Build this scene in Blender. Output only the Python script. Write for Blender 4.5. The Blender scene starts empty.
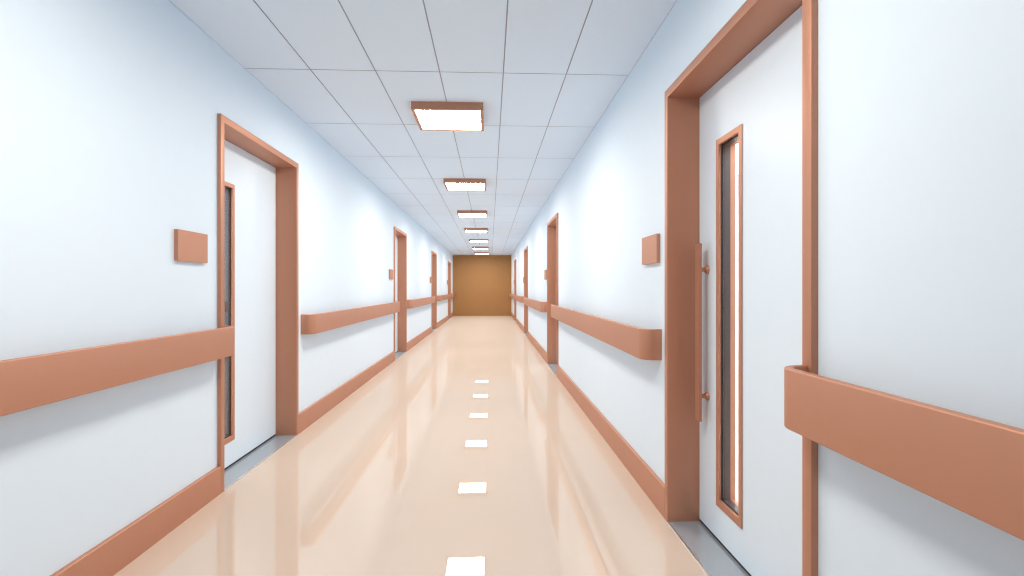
import bpy, bmesh, math
from mathutils import Vector, Matrix

scene = bpy.context.scene
COL = scene.collection

# ------------------------------------------------------------------ sizes (metres)
XL, XR = -1.573, 0.919            # corridor wall faces
Y0, Y1 = -2.20, 21.95             # near and far end of the corridor
H = 2.60                          # ceiling height
XM = (XL + XR) / 2
WT = 0.20                         # wall thickness
SIDE = 2.3                        # depth of the rooms beyond the doors
PITCH = 5.43                      # door spacing
DW, DH, FW, FP = 1.206, 2.198, 0.043, 0.020    # door outer width / height, casing width / projection
LEFT_DOORS = [3.029 + PITCH * k for k in range(4)]
RIGHT_DOORS = [1.396 + PITCH * k for k in range(4)]
RECESS = 0.145
BB_H, BB_T = 0.158, 0.020
LAMP_Y = [3.90 + 2.715 * k for k in range(-1, 7)]
LAMP_W, LAMP_L, LAMP_H = 0.545, 0.525, 0.058

# ------------------------------------------------------------------ materials
def nodes_of(name):
    m = bpy.data.materials.new(name)
    m.use_nodes = True
    nt = m.node_tree
    return m, nt, nt.nodes['Principled BSDF']

def paint(name, col, rough=0.5, spec=0.5, metallic=0.0, noise=0.0, scale=60.0, bump=0.0, coat=0.0, rough_var=0.0):
    m, nt, b = nodes_of(name)
    b.inputs['Base Color'].default_value = (*col, 1)
    b.inputs['Roughness'].default_value = rough
    b.inputs['Specular IOR Level'].default_value = spec
    b.inputs['Metallic'].default_value = metallic
    b.inputs['Coat Weight'].default_value = coat
    b.inputs['Coat Roughness'].default_value = 0.05
    tc = nt.nodes.new('ShaderNodeTexCoord')
    n = nt.nodes.new('ShaderNodeTexNoise')
    n.inputs['Scale'].default_value = scale
    n.inputs['Detail'].default_value = 3.0
    nt.links.new(tc.outputs['Object'], n.inputs['Vector'])
    if noise:
        r = nt.nodes.new('ShaderNodeValToRGB')
        r.color_ramp.elements[0].position = 0.3
        r.color_ramp.elements[1].position = 0.7
        r.color_ramp.elements[0].color = (*[c * (1 - noise) for c in col], 1)
        r.color_ramp.elements[1].color = (*[min(1, c * (1 + noise)) for c in col], 1)
        nt.links.new(n.outputs['Fac'], r.inputs['Fac'])
        nt.links.new(r.outputs['Color'], b.inputs['Base Color'])
    if rough_var:
        mr = nt.nodes.new('ShaderNodeMapRange')
        mr.inputs['To Min'].default_value = rough - rough_var
        mr.inputs['To Max'].default_value = rough + rough_var
        nt.links.new(n.outputs['Fac'], mr.inputs['Value'])
        nt.links.new(mr.outputs['Result'], b.inputs['Roughness'])
    if bump:
        bp = nt.nodes.new('ShaderNodeBump')
        bp.inputs['Strength'].default_value = bump
        bp.inputs['Distance'].default_value = 0.001
        nt.links.new(n.outputs['Fac'], bp.inputs['Height'])
        nt.links.new(bp.outputs['Normal'], b.inputs['Normal'])
    return m

M_WALL = paint('wall_paint', (0.735, 0.868, 0.985), 0.55, 0.3, noise=0.004, scale=14, bump=0.03)
M_CEIL = paint('ceiling_tile', (0.75, 0.87, 1.0), 0.85, 0.1, noise=0.006, scale=40, bump=0.05)
M_GAP = paint('ceiling_joint', (0.42, 0.43, 0.48), 0.9, 0.1)
def gloss_mat(name, c0, c1, fac, rough):
    """matt colour under an even clear gloss"""
    m = bpy.data.materials.new(name)
    m.use_nodes = True
    nt = m.node_tree
    nt.nodes.clear()
    out = nt.nodes.new('ShaderNodeOutputMaterial')
    mix = nt.nodes.new('ShaderNodeMixShader')
    mix.inputs['Fac'].default_value = fac
    d = nt.nodes.new('ShaderNodeBsdfDiffuse')
    tc = nt.nodes.new('ShaderNodeTexCoord')
    n = nt.nodes.new('ShaderNodeTexNoise')
    n.inputs['Scale'].default_value = 0.8
    r = nt.nodes.new('ShaderNodeValToRGB')
    r.color_ramp.elements[0].position = 0.3
    r.color_ramp.elements[1].position = 0.7
    r.color_ramp.elements[0].color = (*c0, 1)
    r.color_ramp.elements[1].color = (*c1, 1)
    g_ = nt.nodes.new('ShaderNodeBsdfGlossy')
    g_.inputs['Roughness'].default_value = rough
    nt.links.new(tc.outputs['Object'], n.inputs['Vector'])
    nt.links.new(n.outputs['Fac'], r.inputs['Fac'])
    nt.links.new(r.outputs['Color'], d.inputs['Color'])
    nt.links.new(d.outputs['BSDF'], mix.inputs[1])
    nt.links.new(g_.outputs['BSDF'], mix.inputs[2])
    nt.links.new(mix.outputs['Shader'], out.inputs['Surface'])
    return m
M_FLOOR = gloss_mat('polished_floor', (0.660, 0.540, 0.445), (0.668, 0.548, 0.453), 0.18, 0.0)
M_SILL = gloss_mat('threshold_metal', (0.34, 0.39, 0.44), (0.36, 0.41, 0.46), 0.33, 0.03)
M_BROWN = paint('terracotta_trim', (0.55, 0.275, 0.182), 0.50, 0.4, metallic=0.55, noise=0.006, scale=8)
M_END = paint('brown_end_wall', (0.42, 0.215, 0.082), 0.5, 0.3, noise=0.01, scale=6)
M_DOOR = paint('door_laminate', (0.735, 0.868, 0.985), 0.4, 0.35, noise=0.004, scale=18)

M_STRIP = paint('brushed_edge', (0.75, 0.74, 0.74), 0.3, 0.5, metallic=0.9, noise=0.02, scale=80)
M_DARK = paint('dark_gasket', (0.018, 0.02, 0.024), 0.5, 0.4, noise=0.05, scale=50)
M_GREY = paint('grey_reveal', (0.055, 0.055, 0.06), 0.35, 0.5, noise=0.03, scale=20)
M_SLATE = paint('slate_absorber', (0.13, 0.15, 0.19), 0.6, 0.3, noise=0.01, scale=12)  # dark tone chosen to cut the light coming from behind the camera
M_ROOM =paint('room_paint', (0.9, 0.9, 0.9), 0.7, 0.2, noise=0.004, scale=10)

def glass_mat():
    m = bpy.data.materials.new('clear_glass')
    m.use_nodes = True
    nt = m.node_tree
    nt.nodes.clear()
    out = nt.nodes.new('ShaderNodeOutputMaterial')
    mix = nt.nodes.new('ShaderNodeMixShader')
    t = nt.nodes.new('ShaderNodeBsdfTransparent')
    t.inputs['Color'].default_value = (0.93, 0.95, 0.95, 1)
    g = nt.nodes.new('ShaderNodeBsdfGlossy')
    g.inputs['Roughness'].default_value = 0.02
    f = nt.nodes.new('ShaderNodeFresnel')
    geo = nt.nodes.new('ShaderNodeNewGeometry')
    mr = nt.nodes.new('ShaderNodeMapRange')          # same reflectance for both faces of the thin pane
    mr.inputs['To Min'].default_value = 1.45
    mr.inputs['To Max'].default_value = 1 / 1.45
    nt.links.new(geo.outputs['Backfacing'], mr.inputs['Value'])
    nt.links.new(mr.outputs['Result'], f.inputs['IOR'])
    nt.links.new(f.outputs['Fac'], mix.inputs['Fac'])
    nt.links.new(t.outputs['BSDF'], mix.inputs[1])
    nt.links.new(g.outputs['BSDF'], mix.inputs[2])
    nt.links.new(mix.outputs['Shader'], out.inputs['Surface'])
    return m
M_GLASS = glass_mat()

def lamp_mat(name, col, strength):
    m, nt, b = nodes_of(name)
    b.inputs['Base Color'].default_value = (0.9, 0.9, 0.9, 1)
    b.inputs['Emission Color'].default_value = (*col, 1)
    b.inputs['Emission Strength'].default_value = strength
    return m
M_FILL = lamp_mat('room_fill_glow', (1.0, 1.0, 1.0), 4.5)  # added glow for the side rooms, bright enough to blow out behind the glass
M_FILL.cycles.emission_sampling = 'NONE'
M_LAMP = lamp_mat('lamp_diffuser', (1.05, 0.935, 0.805), 44.0)

# ------------------------------------------------------------------ mesh helpers
def box(bm, x0, x1, y0, y1, z0, z1, mi=0):
    x0, x1 = sorted((x0, x1)); y0, y1 = sorted((y0, y1)); z0, z1 = sorted((z0, z1))
    v = [bm.verts.new(p) for p in ((x0, y0, z0), (x1, y0, z0), (x1, y1, z0), (x0, y1, z0),
                                   (x0, y0, z1), (x1, y0, z1), (x1, y1, z1), (x0, y1, z1))]
    fs = []
    for q in ((0, 3, 2, 1), (4, 5, 6, 7), (0, 1, 5, 4), (1, 2, 6, 5), (2, 3, 7, 6), (3, 0, 4, 7)):
        f = bm.faces.new([v[i] for i in q]); f.material_index = mi; fs.append(f)
    return fs

def bevel(bm, w, seg=2, angle=60):
    es = [e for e in bm.edges if len(e.link_faces) == 2 and e.calc_face_angle(0) > math.radians(angle)]
    if es and w > 0:
        bmesh.ops.bevel(bm, geom=es, offset=w, segments=seg, profile=0.5, affect='EDGES', clamp_overlap=True)

def cylinder_x(bm, x0, x1, y, z, r0, r1, n=24):
    """a round bar along x, radius r0 at x0 and r1 at x1"""
    a = [bm.verts.new((x0, y + r0 * math.cos(t), z + r0 * math.sin(t))) for t in [2 * math.pi * i / n for i in range(n)]]
    b = [bm.verts.new((x1, y + r1 * math.cos(t), z + r1 * math.sin(t))) for t in [2 * math.pi * i / n for i in range(n)]]
    for i in range(n):
        j = (i + 1) % n
        bm.faces.new((a[i], a[j], b[j], b[i]))
    bm.faces.new(a[::-1]); bm.faces.new(b)

def obj(name, bm, mats, parent=None, smooth=True):
    bmesh.ops.recalc_face_normals(bm, faces=bm.faces)
    me = bpy.data.meshes.new(name)
    bm.to_mesh(me); bm.free()
    for m in (mats if isinstance(mats, (list, tuple)) else [mats]):
        me.materials.append(m)
    if smooth:
        for p in me.polygons:
            p.use_smooth = True
        me.set_sharp_from_angle(angle=math.radians(32))
    o = bpy.data.objects.new(name, me)
    COL.objects.link(o)
    o.parent = parent
    return o

def empty(name, loc=(0, 0, 0), rz=0.0):
    o = bpy.data.objects.new(name, None)
    o.empty_display_size = 0.1
    o.location = loc
    o.rotation_euler = (0, 0, rz)
    COL.objects.link(o)
    return o

def tag(o, label=None, cat=None, group=None, kind=None):
    if label: o['label'] = label
    if cat: o['category'] = cat
    if group: o['group'] = group
    if kind: o['kind'] = kind
    return o

def copy_tree(o, parent=None):
    c = o.copy()
    COL.objects.link(c)
    if parent is not None:
        c.parent = parent
    for ch in list(o.children):
        copy_tree(ch, c)
    return c

# ------------------------------------------------------------------ setting
OXL, OXR = XL - WT - SIDE, XR + WT + SIDE

bm = bmesh.new()
box(bm, OXL, OXR, Y0, Y1, -0.12, 0.0)
tag(obj('floor', bm, M_FLOOR, smooth=False), 'glossy peach floor running the length of the corridor', 'floor', kind='structure')

# ceiling: suspended tiles as shallow slabs with open joints below a dark backing
bm = bmesh.new()
box(bm, OXL, OXR, Y0, Y1, H + 0.004, H + 0.12, 1)
TW = (XR - XL) / 6
g = 0.0034
ty = 3.361 - 1.0935 * 6
while ty < Y1:
    a, b_ = max(ty, Y0), min(ty + 1.0935, Y1)
    if b_ - a > 0.02:
        for i in range(6):
            x0, x1 = XL + TW * i, XL + TW * (i + 1)
            fs = box(bm, x0 + (g if i else g * 0.4), x1 - (g if i < 5 else g * 0.4), a + g, b_ - g, H, H + 0.0041, 1)
            fs[0].material_index = 0
        for rx0, rx1 in ((OXL, XL - WT), (XR + WT, OXR)):      # ceilings of the rooms beyond
            box(bm, rx0, rx1, a, b_, H, H + 0.0041, 0)
    ty += 1.0935
tag(obj('ceiling', bm, [M_CEIL, M_GAP], smooth=False), 'pale lavender ceiling of rectangular tiles with thin dark joints', 'ceiling', kind='structure')

def wall_with_openings(name, x, sgn, doors, label):
    """x: corridor face, sgn: direction away from the corridor"""
    ys = sorted({Y0, Y1, *doors, *[d + DW for d in doors]})
    zs = [0.0, DH, H]
    bm = bmesh.new()
    grid = {}
    def v(i, k):
        if (i, k) not in grid:
            grid[(i, k)] = bm.verts.new((x, ys[i], zs[k]))
        return grid[(i, k)]
    for i in range(len(ys) - 1):
        for k in range(2):
            if k == 0 and any(abs(ys[i] - d) < 1e-6 for d in doors):
                continue
            bm.faces.new((v(i, k), v(i + 1, k), v(i + 1, k + 1), v(i, k + 1)))
    r = bmesh.ops.extrude_face_region(bm, geom=list(bm.faces))
    bmesh.ops.translate(bm, vec=(sgn * WT, 0, 0), verts=[e for e in r['geom'] if isinstance(e, bmesh.types.BMVert)])
    return tag(obj(name, bm, M_WALL, smooth=False), label, 'wall', kind='structure')

wall_with_openings('wall_left', XL, -1, LEFT_DOORS, 'white painted left corridor wall with four door openings')
wall_with_openings('wall_right', XR, 1, RIGHT_DOORS, 'white painted right corridor wall with four door openings')

bm = bmesh.new(); box(bm, OXL, OXR, Y1, Y1 + 0.2, 0, H)
tag(obj('wall_far', bm, M_END, smooth=False), 'plain brown wall closing the far end of the corridor', 'wall', kind='structure')
bm = bmesh.new(); box(bm, OXL, OXR, Y0 - 0.2, Y0, 0, H)  # unseen end wall, kept dark so little light returns along the corridor
tag(obj('wall_near', bm, M_SLATE, smooth=False), 'unseen near end wall, made slate dark to absorb light from behind', 'wall', kind='structure')
for nm, xx, s, lb in (('wall_outer_left', OXL, -1, 'white far wall of the rooms behind the left doors'),
                      ('wall_outer_right', OXR, 1, 'white far wall of the rooms behind the right doors')):
    bm = bmesh.new(); box(bm, xx, xx + s * 0.1, Y0, Y1, 0, H)
    tag(obj(nm, bm, M_ROOM, smooth=False), lb, 'wall', kind='structure')

# baseboards, one length between each pair of doors
def spans(doors):
    edges = [Y0] + [e for d in doors for e in (d, d + DW)] + [Y1]
    return [(edges[i], edges[i + 1]) for i in range(0, len(edges), 2)]

ORD = ['first', 'second', 'third', 'fourth']
def span_phrase(i, n=4):
    if i == 0: return 'before the first door'
    if i == n: return 'between the fourth door and the brown end wall'
    return 'between the %s and %s doors' % (ORD[i - 1], ORD[i])

for side, x, s, doors in (('left', XL, 1, LEFT_DOORS), ('right', XR, -1, RIGHT_DOORS)):
    for i, (a, b_) in enumerate(spans(doors)):
        bm = bmesh.new()
        fs = box(bm, x, x + s * BB_T, a + 0.0005, b_ - 0.0005, 0, BB_H)
        es = [e for e in bm.edges if all(abs(v.co.x - (x + s * BB_T)) < 1e-5 and v.co.z > 0.1 for v in e.verts)]
        bmesh.ops.bevel(bm, geom=es, offset=0.006, segments=3, profile=0.5, affect='EDGES')
        tag(obj('baseboard_%s' % side, bm, M_BROWN),
            'terracotta baseboard on the %s wall %s' % (side, span_phrase(i)), 'baseboard', kind='structure')

# ------------------------------------------------------------------ doors
# local frame: x = 0 is the wall face, +x goes into the wall, y runs 0..DW with the latch side at DW
def make_door():
    root = empty('door_1')
    # frame: U-shaped casing and lining in one
    bm = bmesh.new()
    pts = [(0, 0), (FW, 0), (FW, DH - FW), (DW - FW, DH - FW), (DW - FW, 0), (DW, 0), (DW, DH), (0, DH)]
    front = [bm.verts.new((-FP, y, z)) for y, z in pts]
    quads = [(0, 1, 2, 7), (2, 3, 6, 7), (3, 4, 5, 6)]
    for q in quads:
        bm.faces.new([front[i] for i in q])
    r = bmesh.ops.extrude_face_region(bm, geom=list(bm.faces))
    bmesh.ops.translate(bm, vec=(FP + WT + 0.02, 0, 0), verts=[e for e in r['geom'] if isinstance(e, bmesh.types.BMVert)])
    bmesh.ops.recalc_face_normals(bm, faces=bm.faces)
    bevel(bm, 0.0025, 2)
    obj('door_frame', bm, M_BROWN, root)
    # leaf with a cut-out for the vision panel
    x0, x1 = RECESS, RECESS + 0.036
    ya, yb, za, zb = FW + 0.002, DW - FW - 0.002, 0.018, DH - FW - 0.002
    wy0, wy1, wz0, wz1 = DW - 0.490, DW - 0.246, 0.172, 1.880          # outer edge of the vision panel trim
    t = 0.027
    oy0, oy1, oz0, oz1 = wy0 + t, wy1 - t, wz0 + t + 0.006, wz1 - t    # clear opening
    bm = bmesh.new()
    P = [(ya, za), (yb, za), (yb, zb), (ya, zb), (oy0, oz0), (oy1, oz0), (oy1, oz1), (oy0, oz1)]
    fr = [bm.verts.new((x0, y, z)) for y, z in P]
    for q in ((0, 1, 5, 4), (1, 2, 6, 5), (2, 3, 7, 6), (3, 0, 4, 7)):
        bm.faces.new([fr[i] for i in q])
    r = bmesh.ops.extrude_face_region(bm, geom=list(bm.faces))
    bmesh.ops.translate(bm, vec=(x1 - x0, 0, 0), verts=[e for e in r['geom'] if isinstance(e, bmesh.types.BMVert)])
    leaf = obj('door_leaf', bm, M_DOOR, root, smooth=False)
    # sweep seal under the leaf
    bm = bmesh.new(); box(bm, x0 + 0.003, x1 - 0.003, ya, yb, 0.0045, za)
    tag(obj('bottom_seal', bm, M_DARK, leaf, smooth=False), 'black seal strip under the door')
    # ring helper
    def ring(bm, xa, xb, o, i):
        (a0, a1, b0, b1), (c0, c1, d0, d1) = o, i
        O = [(a0, b0), (a1, b0), (a1, b1), (a0, b1)]
        I = [(c0, d0), (c1, d0), (c1, d1), (c0, d1)]
        v = {}
        for nm, L in (('o', O), ('i', I)):
            for xi, xx in ((0, xa), (1, xb)):
                for k, (y, z) in enumerate(L):
                    v[nm, xi, k] = bm.verts.new((xx, y, z))
        for k in range(4):
            j = (k + 1) % 4
            bm.faces.new((v['o', 0, k], v['o', 0, j], v['i', 0, j], v['i', 0, k]))
            bm.faces.new((v['o', 1, k], v['i', 1, k], v['i', 1, j], v['o', 1, j]))
            bm.faces.new((v['o', 0, k], v['o', 1, k], v['o', 1, j], v['o', 0, j]))
            bm.faces.new((v['i', 0, k], v['i', 0, j], v['i', 1, j], v['i', 1, k]))
    W = (wy0, wy1, wz0, wz1)
    Oo = (oy0 + 0.0005, oy1 - 0.0005, oz0 + 0.0005, oz1 - 0.0005)
    shr = lambda d: (Oo[0] + d, Oo[1] - d, Oo[2] + d, Oo[3] - d)
    bm = bmesh.new()
    ring(bm, x0 - 0.006, x0, W, Oo)                       # face trim
    bmesh.ops.recalc_face_normals(bm, faces=bm.faces)
    bevel(bm, 0.0015, 1)
    ring(bm, x0 - 0.0005, x0 + 0.010, (oy0, oy1, oz0, oz1), Oo)
    obj('vision_panel_frame', bm, M_BROWN, leaf)
    bm = bmesh.new()
    ring(bm, x0 + 0.008, x0 + 0.013, Oo, shr(0.006))
    tag(obj('glazing_gasket', bm, M_DARK, leaf, smooth=False), 'black gasket around the glass')
    bm = bmesh.new()
    ring(bm, x0 + 0.016, x1 + 0.014, Oo, shr(0.002))
    tag(obj('panel_lining', bm, M_GREY, leaf, smooth=False), 'dark grey lining behind the glass')
    bm = bmesh.new()
    ring(bm, x1, x1 + 0.038, W, shr(0.0005))
    tag(obj('back_trim', bm, M_BROWN, leaf, smooth=False), 'terracotta trim on the room side of the narrow window')
    bm = bmesh.new(); s = shr(0.001)
    box(bm, x0 + 0.0105, x0 + 0.0155, s[0], s[1], s[2], s[3])
    tag(obj('glass_pane', bm, M_GLASS, leaf, smooth=False), 'tall narrow clear glass pane')
    # long pull handle: flat bar on two stand-offs
    hy, hz0, hz1 = DW - 0.147, 0.543, 1.404
    bm = bmesh.new()
    box(bm, x0 - 0.054, x0 - 0.041, hy - 0.025, hy + 0.025, hz0, hz1)
    bevel(bm, 0.002, 2)
    hd = obj('pull_handle', bm, M_BROWN, leaf)
    bm = bmesh.new()
    for z in (0.661, 1.278):
        cylinder_x(bm, x0 - 0.0415, x0 - 0.012, hy, z, 0.0105, 0.0105)
        cylinder_x(bm, x0 - 0.014, x0 - 0.004, hy, z, 0.015, 0.020)
        cylinder_x(bm, x0 - 0.0045, x0 + 0.001, hy, z, 0.020, 0.020)
    tmp = bpy.data.meshes.new('tmp'); bm.to_mesh(tmp); bm.free()
    bm = bmesh.new(); bm.from_mesh(hd.data); bm.from_mesh(tmp); bpy.data.meshes.remove(tmp)
    bmesh.ops.recalc_face_normals(bm, faces=bm.faces)
    bm.to_mesh(hd.data); bm.free()
    for p in hd.data.polygons: p.use_smooth = True
    hd.data.set_sharp_from_angle(angle=math.radians(32))
    # threshold plate between the jambs and its bright edge strip
    bm = bmesh.new(); box(bm, -FP + 0.010, x1, FW, DW - FW, 0.0, 0.003)
    th = obj('threshold', bm, M_SILL, root, smooth=False)
    tag(th, 'grey polished metal threshold')
    bm = bmesh.new(); box(bm, -FP, -FP + 0.009, FW - 0.0, DW - FW, 0.0, 0.004)
    bevel(bm, 0.0012, 1)
    tag(obj('edge_strip', bm, M_STRIP, root, smooth=False), 'thin bright edge strip of the threshold')
    return root

DOOR_WHERE = ['the nearest of the four in', 'second along', 'third along', 'last before the end wall on']
proto = make_door()
n = 0
for side, doors in (('right', RIGHT_DOORS), ('left', LEFT_DOORS)):
    for i, y in enumerate(doors):
        n += 1
        d = proto if n == 1 else copy_tree(proto)
        d.name = 'door_%d' % n
        if side == 'right':
            d.location = (XR, y, 0); d.rotation_euler = (0, 0, 0)
        else:
            d.location = (XL, y + DW, 0); d.rotation_euler = (0, 0, math.pi)
        tag(d, 'white door in terracotta frame, %s the %s wall' % (DOOR_WHERE[i], side), 'door',
            'doors along the corridor', 'structure')

# ------------------------------------------------------------------ door signs (blank square plaques)
def make_sign():
    bm = bmesh.new()
    box(bm, -0.020, 0.0, -0.134, 0.134, -0.0785, 0.0785)
    bevel(bm, 0.002, 2)
    return obj('door_sign', bm, M_BROWN)
sp = make_sign(); first = True
for side, doors in (('left', LEFT_DOORS), ('right', RIGHT_DOORS)):
    for i, y in enumerate(doors):
        s_ = sp if first else sp.copy()
        if not first: COL.objects.link(s_)
        first = False
        if side == 'left':
            s_.location = (XL, y - 0.272, 1.404); s_.rotation_euler = (0, 0, math.pi)
        else:
            s_.location = (XR, y + DW + 0.258, 1.404); s_.rotation_euler = (0, 0, 0)
        tag(s_, 'blank terracotta plaque on the %s wall beside its %s door' % (side, ORD[i]), 'sign', 'blank door plaques')

# ------------------------------------------------------------------ handrails: bent band returning to the wall at both ends
RAIL_P, RAIL_R, RAIL_T, RZ0, RZ1 = 0.106, 0.072, 0.024, 0.801, 0.968
def make_rail(length, stop, flip):
    """local: wall face x = 0, corridor towards -x, y 0..length"""
    def contour(off):
        p, r = RAIL_P - off, RAIL_R - off
        N = 14
        pts = [(0.0, off)]
        for k in range(N + 1):
            a = math.pi / 2 * k / N
            pts.append((-(p - r) - r * math.sin(a), off + r - r * math.cos(a)))
        half = pts
        far = [(-stop if x == 0.0 and not flip else x, length - y) for x, y in reversed(half)]
        return [(-stop if x == 0.0 and flip else x, y) for x, y in half] + far
    O, I = contour(0.0), contour(RAIL_T)
    bm = bmesh.new()
    vo0 = [bm.verts.new((x, y, RZ0)) for x, y in O]; vo1 = [bm.verts.new((x, y, RZ1)) for x, y in O]
    vi0 = [bm.verts.new((x, y, RZ0)) for x, y in I]; vi1 = [bm.verts.new((x, y, RZ1)) for x, y in I]
    for k in range(len(O) - 1):
        bm.faces.new((vo0[k], vo0[k + 1], vo1[k + 1], vo1[k]))
        bm.faces.new((vi0[k + 1], vi0[k], vi1[k], vi1[k + 1]))
        bm.faces.new((vo1[k], vo1[k + 1], vi1[k + 1], vi1[k]))
        bm.faces.new((vo0[k + 1], vo0[k], vi0[k], vi0[k + 1]))
    for k in (0, len(O) - 1):
        bm.faces.new((vo0[k], vo1[k], vi1[k], vi0[k]))
    bmesh.ops.recalc_face_normals(bm, faces=bm.faces)
    es = [e for e in bm.edges if len(e.link_faces) == 2 and abs(e.verts[0].co.z - e.verts[1].co.z) < 1e-6
          and e.calc_face_angle(0) > math.radians(60) and not all(abs(v.co.x) < 1e-6 for v in e.verts)]
    bmesh.ops.bevel(bm, geom=es, offset=0.005, segments=3, profile=0.5, affect='EDGES')
    return obj('handrail', bm, M_BROWN)
GAP, LAP = 0.098, 0.038            # clear of the casing at one end, landing on the casing at the other
for side, doors in (('left', LEFT_DOORS), ('right', RIGHT_DOORS)):
    for i, (a, b_) in enumerate(spans(doors)):
        last = i == len(doors)
        a, b_ = a + GAP, (b_ - 0.02 if last else b_ + LAP)
        r = make_rail(b_ - a, 0.0 if last else FP, side == 'left')
        if side == 'right':
            r.location = (XR, a, 0)
        else:
            r.location = (XL, b_, 0); r.rotation_euler = (0, 0, math.pi)
        ph = {0: 'running up to the first door', 4: 'beside the brown end wall'}.get(i) or span_phrase(i)
        tag(r, 'terracotta handrail on the %s wall %s' % (side, ph), 'handrail', 'wall handrails')

# ------------------------------------------------------------------ ceiling lights
def make_light():
    root = empty('ceiling_light')
    w, l, h, t = LAMP_W / 2, LAMP_L / 2, LAMP_H, 0.024
    bm = bmesh.new()
    O = [(-w, -l), (w, -l), (w, l), (-w, l)]; I = [(-w + t, -l + t), (w - t, -l + t), (w - t, l - t), (-w + t, l - t)]
    vo = [[bm.verts.new((x, y, z)) for x, y in O] for z in (-h, 0)]
    vi = [[bm.verts.new((x, y, z)) for x, y in I] for z in (-h, 0)]
    for k in range(4):
        j = (k + 1) % 4
        bm.faces.new((vo[0][k], vo[0][j], vo[1][j], vo[1][k]))
        bm.faces.new((vi[0][k], vi[1][k], vi[1][j], vi[0][j]))
        bm.faces.new((vo[0][k], vi[0][k], vi[0][j], vo[0][j]))
        bm.faces.new((vo[1][k], vo[1][j], vi[1][j], vi[1][k]))
    bmesh.ops.recalc_face_normals(bm, faces=bm.faces)
    obj('lamp_frame', bm, M_BROWN, root)
    bm = bmesh.new()
    fs = box(bm, -w + t, w - t, -l + t, l - t, -h + 0.006, -h + 0.014, 1)
    fs[0].material_index = 0                                  # only the lower face glows
    tag(obj('diffuser', bm, [M_LAMP, M_ROOM], root, smooth=False), 'glowing white square diffuser')
    return root
lp = make_light()
names = ['just overhead, outside the view', 'largest and nearest in the row', 'second in view along the row',
         'third in view along the row', 'fourth in view along the row', 'fifth in view along the row',
         'sixth in view along the row', 'smallest, just before the brown end wall']
for k, y in enumerate(LAMP_Y):
    o = lp if k == 0 else copy_tree(lp)
    o.location = (XM + 0.004, y + LAMP_L / 2, H)
    tag(o, 'square ceiling light with brown frame, ' + names[k], 'ceiling light', 'ceiling lights in a row')

# added luminous panels that brighten the rooms until the panes show white (their light reaches the corridor only through the narrow panes)
for s_, xx, nm in ((-1, XL - WT - SIDE * 0.5, 'left'), (1, XR + WT + SIDE * 0.5, 'right')):
    bm = bmesh.new()
    box(bm, xx - 0.75, xx + 0.75, Y0 + 0.3, Y1 - 0.3, H - 0.03, H - 0.001)
    tag(obj('room_fill_panel', bm, M_FILL, smooth=False), 'added luminous panel brightening the rooms behind the %s doors' % nm,
        'ceiling light', kind='structure')

# ------------------------------------------------------------------ world, camera, view
w = bpy.data.worlds.new('World'); scene.world = w; w.use_nodes = True
w.node_tree.nodes['Background'].inputs[0].default_value = (0.8, 0.86, 1.0, 1)
w.node_tree.nodes['Background'].inputs[1].default_value = 0.5

cd = bpy.data.cameras.new('camera'); cam = bpy.data.objects.new('camera', cd); COL.objects.link(cam)
cd.sensor_width = 36; cd.lens = 18.0; cd.clip_start = 0.05
cam.location = (0, 0, 1.188)
cam.rotation_euler = (math.pi / 2 + 0.0001, 0, -0.0433)
scene.camera = cam

vs = scene.view_settings
vs.view_transform = 'Standard'
vs.look = 'None'
vs.gamma = 1.0
vs.exposure = 0.0
vs.use_curve_mapping = False
scene.cycles.use_denoising = True
scene.cycles.filter_width = 1.2
scene.cycles.use_adaptive_sampling = False
scene.cycles.max_bounces = 16
scene.cycles.diffuse_bounces = 10
scene.cycles.glossy_bounces = 6
scene.cycles.transparent_max_bounces = 12
